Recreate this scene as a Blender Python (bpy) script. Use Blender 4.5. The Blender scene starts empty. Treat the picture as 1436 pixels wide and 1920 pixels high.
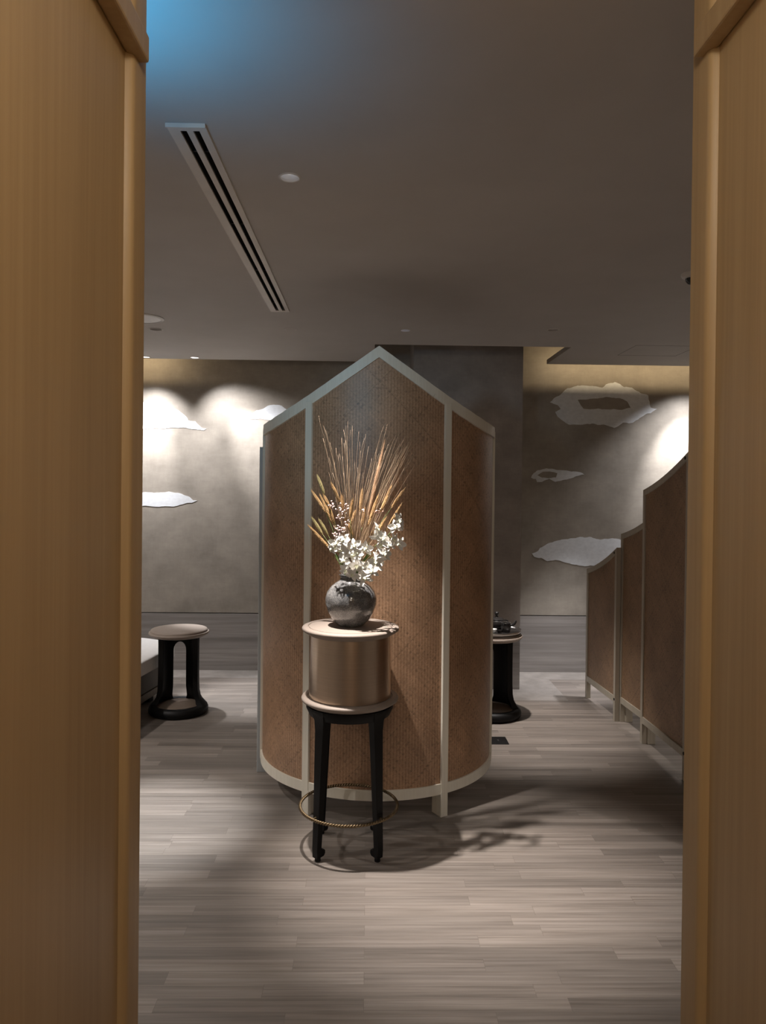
import bpy, bmesh, math, random
from mathutils import Vector, Matrix, noise

random.seed(7)
C = bpy.context.scene.collection
PI = math.pi
def R(d): return math.radians(d)

# ------------------------------------------------------------------ camera
F = 1400.0
W, H = 1436, 1920
EYE = Vector((0, 0, 1.55))
YAW, PITCH, ROLL = math.atan(26 / F), math.atan(10 / F), 0.0108
fwd = Vector((math.sin(YAW) * math.cos(PITCH), math.cos(YAW) * math.cos(PITCH), -math.sin(PITCH)))
r0 = fwd.cross(Vector((0, 0, 1))).normalized()
u0 = r0.cross(fwd).normalized()
rt = r0 * math.cos(ROLL) + u0 * math.sin(ROLL)
up = u0 * math.cos(ROLL) - r0 * math.sin(ROLL)
SHY = 38.0 / F            # lens rise so the horizon sits a little above the frame's middle

def ray(u, v):
    return fwd + rt * ((u - W / 2) / F) + up * ((H / 2 - v) / F - SHY)
def at(u, v, y):
    d = ray(u, v); return EYE + d * (y / d.y)
def on_z(u, v, z=0.0):
    d = ray(u, v); return EYE + d * ((z - EYE.z) / d.z)

cd = bpy.data.cameras.new('camera'); cam = bpy.data.objects.new('camera', cd); C.objects.link(cam)
cam.matrix_world = Matrix.Translation(EYE) @ Matrix((rt, up, -fwd)).transposed().to_4x4()
cd.sensor_fit = 'HORIZONTAL'; cd.sensor_width = 36; cd.lens = 36 * F / W
cd.shift_y = -SHY * F / W
cd.clip_start = 0.02
bpy.context.scene.camera = cam

# ------------------------------------------------------------------ materials
def nodes(name):
    m = bpy.data.materials.new(name); m.use_nodes = True
    nt = m.node_tree
    return m, nt, nt.nodes['Principled BSDF']
def N(nt, t, **kw):
    n = nt.nodes.new(t)
    for k, v in kw.items(): setattr(n, k, v)
    return n
def setin(n, **kw):
    for k, v in kw.items(): n.inputs[k.replace('_', ' ')].default_value = v
def math_node(nt, op, a, b=None):
    n = N(nt, 'ShaderNodeMath', operation=op)
    for i, x in enumerate((a, b)):
        if x is None: continue
        if isinstance(x, (int, float)): n.inputs[i].default_value = x
        else: nt.links.new(x, n.inputs[i])
    return n.outputs[0]
def coords(nt, kind='Object', scale=(1, 1, 1), rot=(0, 0, 0)):
    tc = N(nt, 'ShaderNodeTexCoord'); mp = N(nt, 'ShaderNodeMapping')
    mp.inputs['Scale'].default_value = scale; mp.inputs['Rotation'].default_value = rot
    nt.links.new(tc.outputs[kind], mp.inputs['Vector'])
    return mp.outputs['Vector']
def noise_fac(nt, vec, scale, detail=4, rough=0.55):
    n = N(nt, 'ShaderNodeTexNoise'); setin(n, Scale=scale, Detail=detail, Roughness=rough)
    nt.links.new(vec, n.inputs['Vector']); return n.outputs['Fac']
def rng(nt, fac, a, b, lo=0.0, hi=1.0):
    n = N(nt, 'ShaderNodeMapRange')
    n.inputs['From Min'].default_value = lo; n.inputs['From Max'].default_value = hi
    n.inputs['To Min'].default_value = a; n.inputs['To Max'].default_value = b
    nt.links.new(fac, n.inputs['Value']); return n.outputs['Result']
def ramp(nt, fac, stops):
    n = N(nt, 'ShaderNodeValToRGB'); e = n.color_ramp.elements
    e[0].position, e[0].color = stops[0][0], (*stops[0][1], 1)
    e[1].position, e[1].color = stops[-1][0], (*stops[-1][1], 1)
    for p, c in stops[1:-1]:
        k = e.new(p); k.color = (*c, 1)
    nt.links.new(fac, n.inputs['Fac']); return n.outputs['Color']
def mulcol(nt, col, fac):
    n = N(nt, 'ShaderNodeMix', data_type='RGBA', blend_type='MULTIPLY')
    n.inputs[0].default_value = 1
    if isinstance(col, tuple): n.inputs[6].default_value = (*col, 1)
    else: nt.links.new(col, n.inputs[6])
    nt.links.new(fac, n.inputs[7]); return n.outputs[2]
def bump(nt, b, h, strength, dist):
    n = N(nt, 'ShaderNodeBump'); n.inputs['Strength'].default_value = strength; n.inputs['Distance'].default_value = dist
    nt.links.new(h, n.inputs['Height']); nt.links.new(n.outputs['Normal'], b.inputs['Normal'])

def plain(name, col, rough=0.5, metal=0.0, var=0.12, scale=12, stretch=(1, 1, 1), spec=0.5, bmp=0.0, kind='Object', bdist=0.002):
    m, nt, b = nodes(name)
    v = coords(nt, kind, stretch)
    f = noise_fac(nt, v, scale)
    nt.links.new(mulcol(nt, tuple(col), rng(nt, f, 1 - var, 1 + var, 0.25, 0.75)), b.inputs['Base Color'])
    setin(b, Roughness=rough, Metallic=metal); b.inputs['Specular IOR Level'].default_value = spec
    if bmp: bump(nt, b, f, bmp, bdist)
    return m

def wood(name, c1, c2, rough=0.45, stretch=(60, 60, 1.2), spec=0.4, fine=True):
    m, nt, b = nodes(name)
    v = coords(nt, 'Object', stretch)
    f = noise_fac(nt, v, 1.0, 6, 0.6)
    f2 = noise_fac(nt, coords(nt, 'Object', tuple(s * 0.12 for s in stretch)), 1.0, 3, 0.5)
    mix = math_node(nt, 'ADD', math_node(nt, 'MULTIPLY', f, 0.65), math_node(nt, 'MULTIPLY', f2, 0.35))
    nt.links.new(ramp(nt, mix, [(0.3, c1), (0.7, c2)]), b.inputs['Base Color'])
    setin(b, Roughness=rough); b.inputs['Specular IOR Level'].default_value = spec
    bump(nt, b, f, 0.08, 0.001)
    return m

def weave_mat(name, over, under, w=0.0058, rough=0.42, spec=0.5):
    m, nt, b = nodes(name)
    tc = N(nt, 'ShaderNodeTexCoord'); sp = N(nt, 'ShaderNodeSeparateXYZ')
    nt.links.new(tc.outputs['UV'], sp.inputs[0])
    u, v = sp.outputs[0], sp.outputs[1]
    k = 1 / (math.sqrt(2) * w)
    p = math_node(nt, 'MULTIPLY', math_node(nt, 'ADD', u, v), k)
    q = math_node(nt, 'MULTIPLY', math_node(nt, 'SUBTRACT', u, v), k)
    i, j = math_node(nt, 'FLOOR', p), math_node(nt, 'FLOOR', q)
    s = math_node(nt, 'FLOORED_MODULO', math_node(nt, 'ADD', i, j), 4)
    sel = math_node(nt, 'LESS_THAN', s, 2)
    def wn(*a):
        cb = N(nt, 'ShaderNodeCombineXYZ')
        for n_, x in enumerate(a):
            if isinstance(x, (int, float)): cb.inputs[n_].default_value = x
            else: nt.links.new(x, cb.inputs[n_])
        n = N(nt, 'ShaderNodeTexWhiteNoise', noise_dimensions='3D'); nt.links.new(cb.outputs[0], n.inputs['Vector'])
        return n.outputs['Value']
    ri, rj, rc = wn(i, 3.0), wn(7.0, j), wn(i, j, 1.0)
    big = noise_fac(nt, coords(nt, 'UV', (1, 1, 1)), 5, 3)
    ca = mulcol(nt, tuple(over), rng(nt, ri, 0.86, 1.10)); cb_ = mulcol(nt, tuple(under), rng(nt, rj, 0.84, 1.10))
    mx = N(nt, 'ShaderNodeMix', data_type='RGBA')
    nt.links.new(sel, mx.inputs[0]); nt.links.new(cb_, mx.inputs[6]); nt.links.new(ca, mx.inputs[7])
    col = mulcol(nt, mx.outputs[2], rng(nt, rc, 0.86, 1.06))
    # odd darker slips and a sparse set of dark fold marks
    fleck = math_node(nt, 'LESS_THAN', wn(math_node(nt, 'FLOOR', math_node(nt, 'MULTIPLY', p, 0.5)), math_node(nt, 'FLOOR', math_node(nt, 'MULTIPLY', q, 0.5)), 4.0), 0.05)
    col = mulcol(nt, col, rng(nt, fleck, 1.0, 0.74))
    col = mulcol(nt, col, rng(nt, big, 0.82, 1.18, 0.3, 0.7))
    # long diagonal seams between the woven strips
    for t, per in ((p, 46), (q, 46)):
        ln = math_node(nt, 'LESS_THAN', math_node(nt, 'FLOORED_MODULO', t, per), 0.9)
        ds = math_node(nt, 'LESS_THAN', math_node(nt, 'FLOORED_MODULO', q if t is p else p, 4), 2)
        col = mulcol(nt, col, rng(nt, math_node(nt, 'MULTIPLY', ln, ds), 1.0, 0.68))
    nt.links.new(col, b.inputs['Base Color'])
    fp = math_node(nt, 'FRACT', p); fq = math_node(nt, 'FRACT', q)
    def hump(x): return math_node(nt, 'SINE', math_node(nt, 'MULTIPLY', x, PI))
    hp, hq = hump(fp), hump(fq)
    hm = N(nt, 'ShaderNodeMix', data_type='FLOAT')
    nt.links.new(sel, hm.inputs[0]); nt.links.new(hq, hm.inputs[2]); nt.links.new(hp, hm.inputs[3])
    bump(nt, b, hm.outputs[0], 0.22, 0.0010)
    setin(b, Roughness=rough); b.inputs['Specular IOR Level'].default_value = spec
    return m

def floor_mat():
    m, nt, b = nodes('vein_stone_planks')
    v = coords(nt, 'Object')
    br = N(nt, 'ShaderNodeTexBrick'); br.offset = 0.37; br.offset_frequency = 2; br.squash = 1.35; br.squash_frequency = 3
    setin(br, Scale=1.0, Mortar_Size=0.0005, Mortar_Smooth=0.1, Bias=0.0, Brick_Width=0.62, Row_Height=0.0625)
    br.inputs['Color1'].default_value = (0.76, 0.76, 0.76, 1); br.inputs['Color2'].default_value = (1.18, 1.18, 1.18, 1)
    br.inputs['Mortar'].default_value = (0.62, 0.60, 0.58, 1)
    nt.links.new(v, br.inputs['Vector'])
    # the veins shift from plank to plank
    off = N(nt, 'ShaderNodeMix', data_type='RGBA', blend_type='ADD'); off.inputs[0].default_value = 1
    sc = N(nt, 'ShaderNodeVectorMath', operation='SCALE'); sc.inputs['Scale'].default_value = 37.0
    nt.links.new(br.outputs['Color'], sc.inputs[0])
    mp = N(nt, 'ShaderNodeVectorMath', operation='ADD')
    st = coords(nt, 'Object', (1.6, 75, 1))
    nt.links.new(st, mp.inputs[0]); nt.links.new(sc.outputs[0], mp.inputs[1])
    f = noise_fac(nt, mp.outputs[0], 1.0, 7, 0.62)
    f2 = noise_fac(nt, coords(nt, 'Object', (1.0, 14, 1)), 1.2, 4, 0.6)
    base = ramp(nt, f, [(0.30, (0.152, 0.128, 0.108)), (0.5, (0.224, 0.192, 0.166)), (0.70, (0.286, 0.250, 0.220))])
    col = mulcol(nt, base, br.outputs['Color'])
    col = mulcol(nt, col, rng(nt, f2, 0.82, 1.16, 0.3, 0.7))
    nt.links.new(col, b.inputs['Base Color'])
    nt.links.new(rng(nt, f, 0.40, 0.52), b.inputs['Roughness'])
    bump(nt, b, f, 0.04, 0.001)
    return m

def stone_mat(name, c1, c2, stretch, rough=0.5, scale=1.0):
    m, nt, b = nodes(name)
    f = noise_fac(nt, coords(nt, 'Object', stretch), scale, 7, 0.6)
    f2 = noise_fac(nt, coords(nt, 'Object', tuple(s * 0.18 for s in stretch)), scale, 3, 0.5)
    nt.links.new(mulcol(nt, ramp(nt, f, [(0.3, c1), (0.7, c2)]), rng(nt, f2, 0.8, 1.2, 0.3, 0.7)), b.inputs['Base Color'])
    setin(b, Roughness=rough)
    return m

def plaster_mat(name, c):
    m, nt, b = nodes(name)
    f = noise_fac(nt, coords(nt, 'Object', (2.2, 2.2, 2.8)), 1.6, 6, 0.65)
    g = noise_fac(nt, coords(nt, 'Object', (14, 14, 70)), 1.0, 4, 0.6)
    h = noise_fac(nt, coords(nt, 'Object', (70, 70, 14)), 1.0, 4, 0.6)
    col = mulcol(nt, tuple(c), rng(nt, f, 0.80, 1.20, 0.3, 0.7))
    col = mulcol(nt, col, rng(nt, g, 0.965, 1.035, 0.3, 0.7))
    col = mulcol(nt, col, rng(nt, h, 0.97, 1.03, 0.3, 0.7))
    nt.links.new(col, b.inputs['Base Color'])
    nt.links.new(rng(nt, f, 0.42, 0.6), b.inputs['Roughness'])
    setin(b, Metallic=0.15)
    return m

def vase_mat():
    m, nt, b = nodes('mottled_grey_glaze')
    f = noise_fac(nt, coords(nt, 'Object', (1, 1, 1)), 300, 8, 0.75)
    g = noise_fac(nt, coords(nt, 'Object', (1, 1, 1)), 18, 3, 0.6)
    mix = math_node(nt, 'ADD', math_node(nt, 'MULTIPLY', f, 0.7), math_node(nt, 'MULTIPLY', g, 0.3))
    nt.links.new(ramp(nt, mix, [(0.38, (0.03, 0.03, 0.031)), (0.5, (0.115, 0.113, 0.112)), (0.63, (0.36, 0.345, 0.33))]), b.inputs['Base Color'])
    setin(b, Roughness=0.16)
    b.inputs['Coat Weight'].default_value = 0.6; b.inputs['Coat Roughness'].default_value = 0.06
    bump(nt, b, f, 0.06, 0.001)
    return m

def glow(name, col, strength):
    m, nt, b = nodes(name)
    setin(b, Roughness=0.4); b.inputs['Base Color'].default_value = (0.8, 0.8, 0.8, 1)
    b.inputs['Emission Color'].default_value = (*col, 1); b.inputs['Emission Strength'].default_value = strength
    return m

M = {}
M['door'] = wood('oak_veneer', (0.39, 0.265, 0.130), (0.49, 0.345, 0.178), 0.42, (70, 70, 1.4))
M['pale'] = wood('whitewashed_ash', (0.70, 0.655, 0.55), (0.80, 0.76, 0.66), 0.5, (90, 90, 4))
M['pale_shade'] = wood('whitewashed_ash_shaded', (0.42, 0.375, 0.30), (0.52, 0.47, 0.385), 0.5, (90, 90, 4))  # same pale wood, darkened for the shade the stepped screen stands in
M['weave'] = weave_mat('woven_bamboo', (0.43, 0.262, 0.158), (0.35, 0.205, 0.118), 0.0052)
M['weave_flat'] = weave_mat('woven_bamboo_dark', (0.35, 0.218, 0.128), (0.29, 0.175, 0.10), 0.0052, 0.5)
M['lining'] = plain('screen_backing', (0.20, 0.13, 0.08), 0.8)
M['floor'] = floor_mat()
M['border'] = stone_mat('border_stone', (0.20, 0.18, 0.16), (0.30, 0.27, 0.245), (8, 8, 8), 0.45)
M['wainscot'] = stone_mat('vein_stone_wainscot', (0.20, 0.181, 0.167), (0.315, 0.290, 0.272), (1.4, 1.4, 48), 0.45)
M['plaster'] = plaster_mat('gold_silk_plaster', (0.335, 0.298, 0.252))
M['column'] = plaster_mat('column_plaster', (0.34, 0.305, 0.28))
M['ceiling'] = plain('ceiling_paint', (0.50, 0.465, 0.435), 0.75, var=0.05, scale=3)
M['shadowgap'] = plain('dark_gap', (0.03, 0.026, 0.022), 0.8)
M['cloud'] = plain('silver_leaf_paper', (0.74, 0.76, 0.78), 0.55, var=0.09, scale=26, stretch=(1, 1, 1.8), bmp=0.1)
M['black'] = plain('black_lacquer', (0.007, 0.0065, 0.0065), 0.5, var=0.2, spec=0.2)
M['leather'] = plain('taupe_leather', (0.30, 0.245, 0.205), 0.6, var=0.06, scale=300, bmp=0.05, bdist=0.0005)
M['leather_dark'] = plain('brown_leather_pad', (0.16, 0.12, 0.09), 0.6, var=0.08, scale=200)
def bronze_mat():
    m, nt, b = nodes('brushed_bronze')
    f = noise_fac(nt, coords(nt, 'Object', (3, 3, 400)), 1.0, 4, 0.6)
    nt.links.new(ramp(nt, f, [(0.3, (0.66, 0.52, 0.40)), (0.7, (0.74, 0.59, 0.46))]), b.inputs['Base Color'])
    setin(b, Metallic=1.0, Roughness=0.30)
    b.inputs['Anisotropic'].default_value = 0.5
    tg = N(nt, 'ShaderNodeTangent', direction_type='RADIAL', axis='Z'); nt.links.new(tg.outputs[0], b.inputs['Tangent'])
    b.inputs['Anisotropic Rotation'].default_value = 0.25
    bump(nt, b, f, 0.05, 0.0005)
    return m
M['bronze'] = bronze_mat()
M['brass'] = plain('aged_brass', (0.20, 0.145, 0.085), 0.45, 1.0, var=0.2, scale=60)
M['vase'] = vase_mat()
M['petal'] = plain('orchid_petal', (0.78, 0.75, 0.70), 0.5, var=0.05, scale=60)
M['lip'] = plain('orchid_lip', (0.82, 0.82, 0.62), 0.5, var=0.12, scale=80)
M['stemgreen'] = plain('green_stem', (0.13, 0.19, 0.055), 0.55, var=0.25, scale=30)
M['straw'] = plain('dry_straw', (0.30, 0.205, 0.125), 0.65, var=0.2, scale=60)
M['wheat'] = plain('wheat_ear', (0.42, 0.26, 0.115), 0.65, var=0.25, scale=130)
M['wheatgreen'] = plain('green_wheat_ear', (0.33, 0.27, 0.12), 0.65, var=0.25, scale=130)
M['plume'] = plain('reed_plume', (0.42, 0.25, 0.14), 0.75, var=0.25, scale=150)
M['berry'] = plain('pale_pink_berry', (0.68, 0.52, 0.47), 0.55, var=0.12, scale=90)
M['berrybrown'] = plain('brown_berry', (0.40, 0.22, 0.15), 0.55, var=0.2, scale=90)
M['twig'] = plain('dark_twig', (0.10, 0.05, 0.04), 0.6, var=0.2, scale=50)
M['linen'] = plain('white_linen', (0.82, 0.81, 0.80), 0.85, var=0.04, scale=30)
M['greyfab'] = plain('grey_upholstery', (0.20, 0.185, 0.17), 0.85, var=0.08, scale=160)
M['bedwood'] = wood('bed_plinth_wood', (0.16, 0.125, 0.09), (0.23, 0.18, 0.135), 0.5, (4, 60, 60))
M['steel'] = plain('satin_steel', (0.72, 0.70, 0.68), 0.28, 1.0, var=0.06, scale=40)
M['whitepaint'] = plain('white_trim_paint', (0.62, 0.59, 0.56), 0.45, var=0.03)
M['ventmetal'] = plain('painted_aluminium', (0.62, 0.57, 0.52), 0.42, var=0.04)
M['reflector'] = plain('satin_reflector', (0.75, 0.74, 0.73), 0.3, 0.6, var=0.03)
M['porcelain'] = plain('white_porcelain', (0.82, 0.82, 0.80), 0.2, var=0.02)
M['blackpot'] = plain('black_stoneware', (0.018, 0.016, 0.015), 0.35, var=0.25, scale=80)
M['darkglass'] = plain('dark_dome', (0.02, 0.02, 0.022), 0.12, var=0.1)
M['lampon'] = glow('lit_lamp', (1.0, 0.97, 0.98), 14.0)
M['lampdim'] = glow('lamp_lens', (0.80, 0.80, 1.0), 0.55)
M['lampmain'] = glow('frosted_lens', (1.0, 0.96, 0.98), 0.62)
M['lampoff'] = plain('unlit_lens', (0.35, 0.32, 0.30), 0.4)
M['bluegrey'] = wood('blue_lit_wood', (0.42, 0.44, 0.45), (0.50, 0.52, 0.53), 0.5, (80, 80, 4))  # tint of the blue glow is put into this wood colour

# ------------------------------------------------------------------ mesh helpers
def obj(name, bm, mat, parent=None, loc=None, smooth=35, bevel=0, seg=2, sub=0):
    bmesh.ops.recalc_face_normals(bm, faces=bm.faces)
    me = bpy.data.meshes.new(name); bm.to_mesh(me); bm.free()
    me.materials.append(mat)
    if smooth:
        for p in me.polygons: p.use_smooth = True
        if smooth < 180: me.set_sharp_from_angle(angle=R(smooth))
    o = bpy.data.objects.new(name, me); C.objects.link(o)
    if loc is not None: o.location = loc
    if parent is not None: o.parent = parent
    if bevel:
        b = o.modifiers.new('bevel', 'BEVEL'); b.width = bevel; b.segments = seg; b.limit_method = 'ANGLE'; b.angle_limit = R(40)
    if sub:
        s = o.modifiers.new('sub', 'SUBSURF'); s.levels = sub; s.render_levels = sub
    return o
def tag(o, label, cat, group=None):
    o['label'] = label; o['category'] = cat
    if group: o['group'] = group
    return o
def thing(name, loc, label, cat, group=None, rz=0.0):
    o = bpy.data.objects.new(name, None); C.objects.link(o); o.empty_display_size = 0.05
    o.location = loc; o.rotation_euler = (0, 0, rz)
    return tag(o, label, cat, group)
def struct(o):
    o['kind'] = 'structure'; return o

def box(bm, x0, x1, y0, y1, z0, z1):
    v = [bm.verts.new((x, y, z)) for z in (z0, z1) for y in (y0, y1) for x in (x0, x1)]
    for f in ((0, 1, 3, 2), (4, 6, 7, 5), (0, 4, 5, 1), (2, 3, 7, 6), (0, 2, 6, 4), (1, 5, 7, 3)):
        bm.faces.new([v[i] for i in f])
    return v
def boxbm(*a):
    bm = bmesh.new(); box(bm, *a); return bm
def lathe(bm, prof, n=48, c=(0, 0, 0)):
    rings = []
    for r, z in prof:
        if r <= 1e-6: rings.append([bm.verts.new((c[0], c[1], c[2] + z))])
        else: rings.append([bm.verts.new((c[0] + r * math.cos(2 * PI * i / n), c[1] + r * math.sin(2 * PI * i / n), c[2] + z)) for i in range(n)])
    for a, b in zip(rings, rings[1:]):
        for i in range(n):
            j = (i + 1) % n
            if len(a) == 1 and len(b) == 1: continue
            if len(a) == 1: bm.faces.new((a[0], b[i], b[j]))
            elif len(b) == 1: bm.faces.new((a[i], b[0], a[j]))
            else: bm.faces.new((a[i], b[i], b[j], a[j]))
def lathebm(prof, n=48, c=(0, 0, 0)):
    bm = bmesh.new(); lathe(bm, prof, n, c); return bm
def tube(bm, pts, rad, n=6, caps=True, closed=False):
    pts = [Vector(p) for p in pts]; m = len(pts)
    if not isinstance(rad, (list, tuple)): rad = [rad] * m
    rings = []; prev = None
    for i, p in enumerate(pts):
        if closed: t = pts[(i + 1) % m] - pts[i - 1]
        else: t = pts[min(i + 1, m - 1)] - pts[max(i - 1, 0)]
        t.normalize()
        if prev is None:
            a = Vector((0, 0, 1)) if abs(t.z) < 0.9 else Vector((1, 0, 0))
            prev = t.cross(a).normalized()
        nrm = (prev - t * prev.dot(t)).normalized(); prev = nrm
        bn = t.cross(nrm)
        rings.append([bm.verts.new(p + (nrm * math.cos(2 * PI * k / n) + bn * math.sin(2 * PI * k / n)) * rad[i]) for k in range(n)])
    prs = list(zip(rings, rings[1:])) + ([(rings[-1], rings[0])] if closed else [])
    for a, b in prs:
        for k in range(n):
            j = (k + 1) % n; bm.faces.new((a[k], a[j], b[j], b[k]))
    if caps and not closed:
        bm.faces.new(rings[0][::-1]); bm.faces.new(rings[-1])
def hexa(bm, a, b):
    """two quads (4 points each) joined to a solid"""
    va = [bm.verts.new(p) for p in a]; vb = [bm.verts.new(p) for p in b]
    bm.faces.new(va[::-1]); bm.faces.new(vb)
    for i in range(4):
        j = (i + 1) % 4; bm.faces.new((va[i], va[j], vb[j], vb[i]))
def bez(p0, p1, p2, n=8):
    p0, p1, p2 = Vector(p0), Vector(p1), Vector(p2)
    return [p0 * (1 - t) ** 2 + p1 * 2 * t * (1 - t) + p2 * t * t for t in [i / n for i in range(n + 1)]]
def copy_tree(o, parent=None):
    c = o.copy(); C.objects.link(c)
    if parent is not None: c.parent = parent
    for ch in list(o.children): copy_tree(ch, c)
    return c

# ------------------------------------------------------------------ setting
CEIL = 2.55
BACK = 6.25
def sbox(name, mat, *a, bevel=0):
    return struct(obj(name, boxbm(*a), mat, smooth=0, bevel=bevel))
sbox('floor', M['floor'], -3.6, 3.8, -1.6, BACK + .1, -0.08, 0.0)
# stone border laid into the floor along the back wall and round the column
bm = bmesh.new()
box(bm, -3.6, 0.03, 6.0, BACK, 0.0, 0.0012); box(bm, 0.03, 1.47, 5.41, BACK, 0.0, 0.0012); box(bm, 1.47, 3.8, 6.0, BACK, 0.0, 0.0012)
struct(obj('trim_floor_border', bm, M['border'], smooth=0))
wb = sbox('wall_back', M['shadowgap'], -3.6, 3.8, BACK + .012, BACK + .1, 0, 3.0)
obj('plaster_face', boxbm(-3.6, 3.8, BACK, BACK + .012, 0.481, 3.0), M['plaster'], wb, smooth=0)
sbox('trim_wainscot', M['wainscot'], -3.6, 3.8, BACK - .004, BACK + .012, 0, 0.473)
sbox('wall_left', M['plaster'], -3.7, -3.6, 1.14, BACK + .1, 0, 3.0)
sbox('wall_right', M['plaster'], 3.8, 3.9, 1.14, BACK + .1, 0, 3.0)
col_ = sbox('wall_column', M['column'], 0.33, 1.17, 5.71, BACK + .012, 0.481, 3.0)
obj('stone_base', boxbm(0.33, 1.17, 5.706, BACK, 0.0013, 0.473), M['wainscot'], col_, smooth=0)
obj('recess', boxbm(0.335, 1.165, 5.72, BACK, 0.473, 0.481), M['shadowgap'], col_, smooth=0)
sbox('ceiling_upper', M['ceiling'], -3.7, 3.9, 1.14, BACK + .1, 2.80, 2.9)

# ceiling slab with its notch, lamp holes and diffuser slot
def ceil_pt(u, v): return on_z(u, v, CEIL)
p_vn, p_vf = ceil_pt(346.5, 232), ceil_pt(526, 583)
vent_w = 0.108; vx = (p_vn.x + p_vf.x) / 2
VX0, VX1, VY0, VY1 = vx - vent_w / 2, vx + vent_w / 2, p_vn.y, p_vf.y
lamps = []     # x, y, radius, kind
for (u, v, w, kind) in ((543, 332, 42, 'main'), (292, 617, 26, 'off'), (760, 619, 19, 'dim'), (1037, 618, 23, 'off'), (365, 670, 17, 'on'), (274, 669, 15, 'on')):
    p = ceil_pt(u, v); lamps.append((p.x, p.y, w / 2 * p.y / F, kind))
def flat_with_holes(outline, holes, z, lip):
    bm = bmesh.new(); edges = []
    def loop(pts):
        vs = [bm.verts.new((x, y, z)) for x, y in pts]
        es = [bm.edges.new((vs[i], vs[(i + 1) % len(vs)])) for i in range(len(vs))]
        edges.extend(es); return es
    allb = loop(outline)
    for h in holes: allb += loop(h)
    bmesh.ops.triangle_fill(bm, use_beauty=True, use_dissolve=False, edges=edges)
    r = bmesh.ops.extrude_edge_only(bm, edges=allb)
    for v in [g for g in r['geom'] if isinstance(g, bmesh.types.BMVert)]: v.co.z += lip
    return bm
outline = [(-3.6, 1.14), (3.8, 1.14), (3.8, 6.0), (1.42, 6.0), (1.42, 5.27), (0.03, 5.27), (0.03, 6.0), (-3.6, 6.0)]
def circ(x, y, r, n=28): return [(x + r * math.cos(2 * PI * i / n), y + r * math.sin(2 * PI * i / n)) for i in range(n)]
holes = [circ(x, y, r * 0.86) for x, y, r, k in lamps]
holes.append([(VX0 + .01, VY0 + .01), (VX1 - .01, VY0 + .01), (VX1 - .01, VY1 - .01), (VX0 + .01, VY1 - .01)])
struct(obj('ceiling', flat_with_holes(outline, holes, CEIL, 0.035), M['ceiling'], smooth=0))
# faint lines of the access hatch in the ceiling
bm = bmesh.new()
hq = [ceil_pt(1178, 655), ceil_pt(1155, 667.5), ceil_pt(1266, 667.5), ceil_pt(1300, 649)]
xa, xb, ya, yb = hq[1].x, hq[2].x, hq[3].y, hq[2].y
for a in ((xa, xb, yb - .001, yb + .001), (xa, xb, ya - .001, ya + .001), (xa - .001, xa + .001, ya, yb), (xb - .001, xb + .001, ya, yb)):
    box(bm, a[0], a[1], a[2], a[3], CEIL - 0.0008, CEIL + 0.002)
struct(obj('trim_hatch_line', bm, M['shadowgap'], smooth=0))

# passage the camera stands in
JX0, JX1 = -0.391, 0.557
sbox('wall_entry_left', M['plaster'], -3.6, JX0 - .06, 1.14, 1.26, 0, CEIL)
sbox('wall_entry_right', M['plaster'], JX1 + .06, 3.8, 1.14, 1.26, 0, CEIL)
sbox('wall_passage', M['plaster'], -1.2, 1.4, -1.6, -1.5, 0, CEIL)
sbox('ceiling_passage', M['ceiling'], -1.2, 1.4, -1.6, 1.14, CEIL, CEIL + .06)

def door_leaf(name, X, s):
    """one wood lining; s = +1 when its face looks to +X"""
    o = X - s * 0.014                                  # panel face
    a, b = sorted((o, o - s * 0.05))
    root = struct(obj(name, boxbm(a, b, -1.5, 1.285, 0, CEIL), M['door'], smooth=0))
    # far stile with a rounded bead on its inner edge
    prof = [(0, 1.30), (0, 1.243)] + [(-(1 - math.cos(t)) * .010, 1.243 - math.sin(t) * .012) for t in (R(30), R(60), R(90))] + [(-.014, 1.228), (-.062, 1.228), (-.062, 1.30)]
    prof[0:1] = [(-.004, 1.30), (0, 1.296)]
    bm = bmesh.new(); lo, hi = [], []
    for dx, y in prof:
        lo.append(bm.verts.new((X + s * dx, y, 0))); hi.append(bm.verts.new((X + s * dx, y, CEIL)))
    n = len(prof)
    for i in range(n):
        j = (i + 1) % n; bm.faces.new((lo[i], lo[j], hi[j], hi[i]))
    bm.faces.new(lo); bm.faces.new(hi[::-1])
    obj('stile', bm, M['door'], root, smooth=40)
    return root, o
dl, ol = door_leaf('door_1', JX0, 1)
dr, o_r = door_leaf('door_2', JX1, -1)
zl = at(257, 112, 1.25).z; zr = at(1325, 102, 1.25).z
for root, o, s, z in ((dl, ol, 1, zl), (dr, o_r, -1, zr)):
    a, b = sorted((o, o + s * 0.030))
    obj('rail', boxbm(a, b, -1.5, 1.262, z, z + 0.045), M['door'], root, smooth=0, bevel=0.004)

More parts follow.
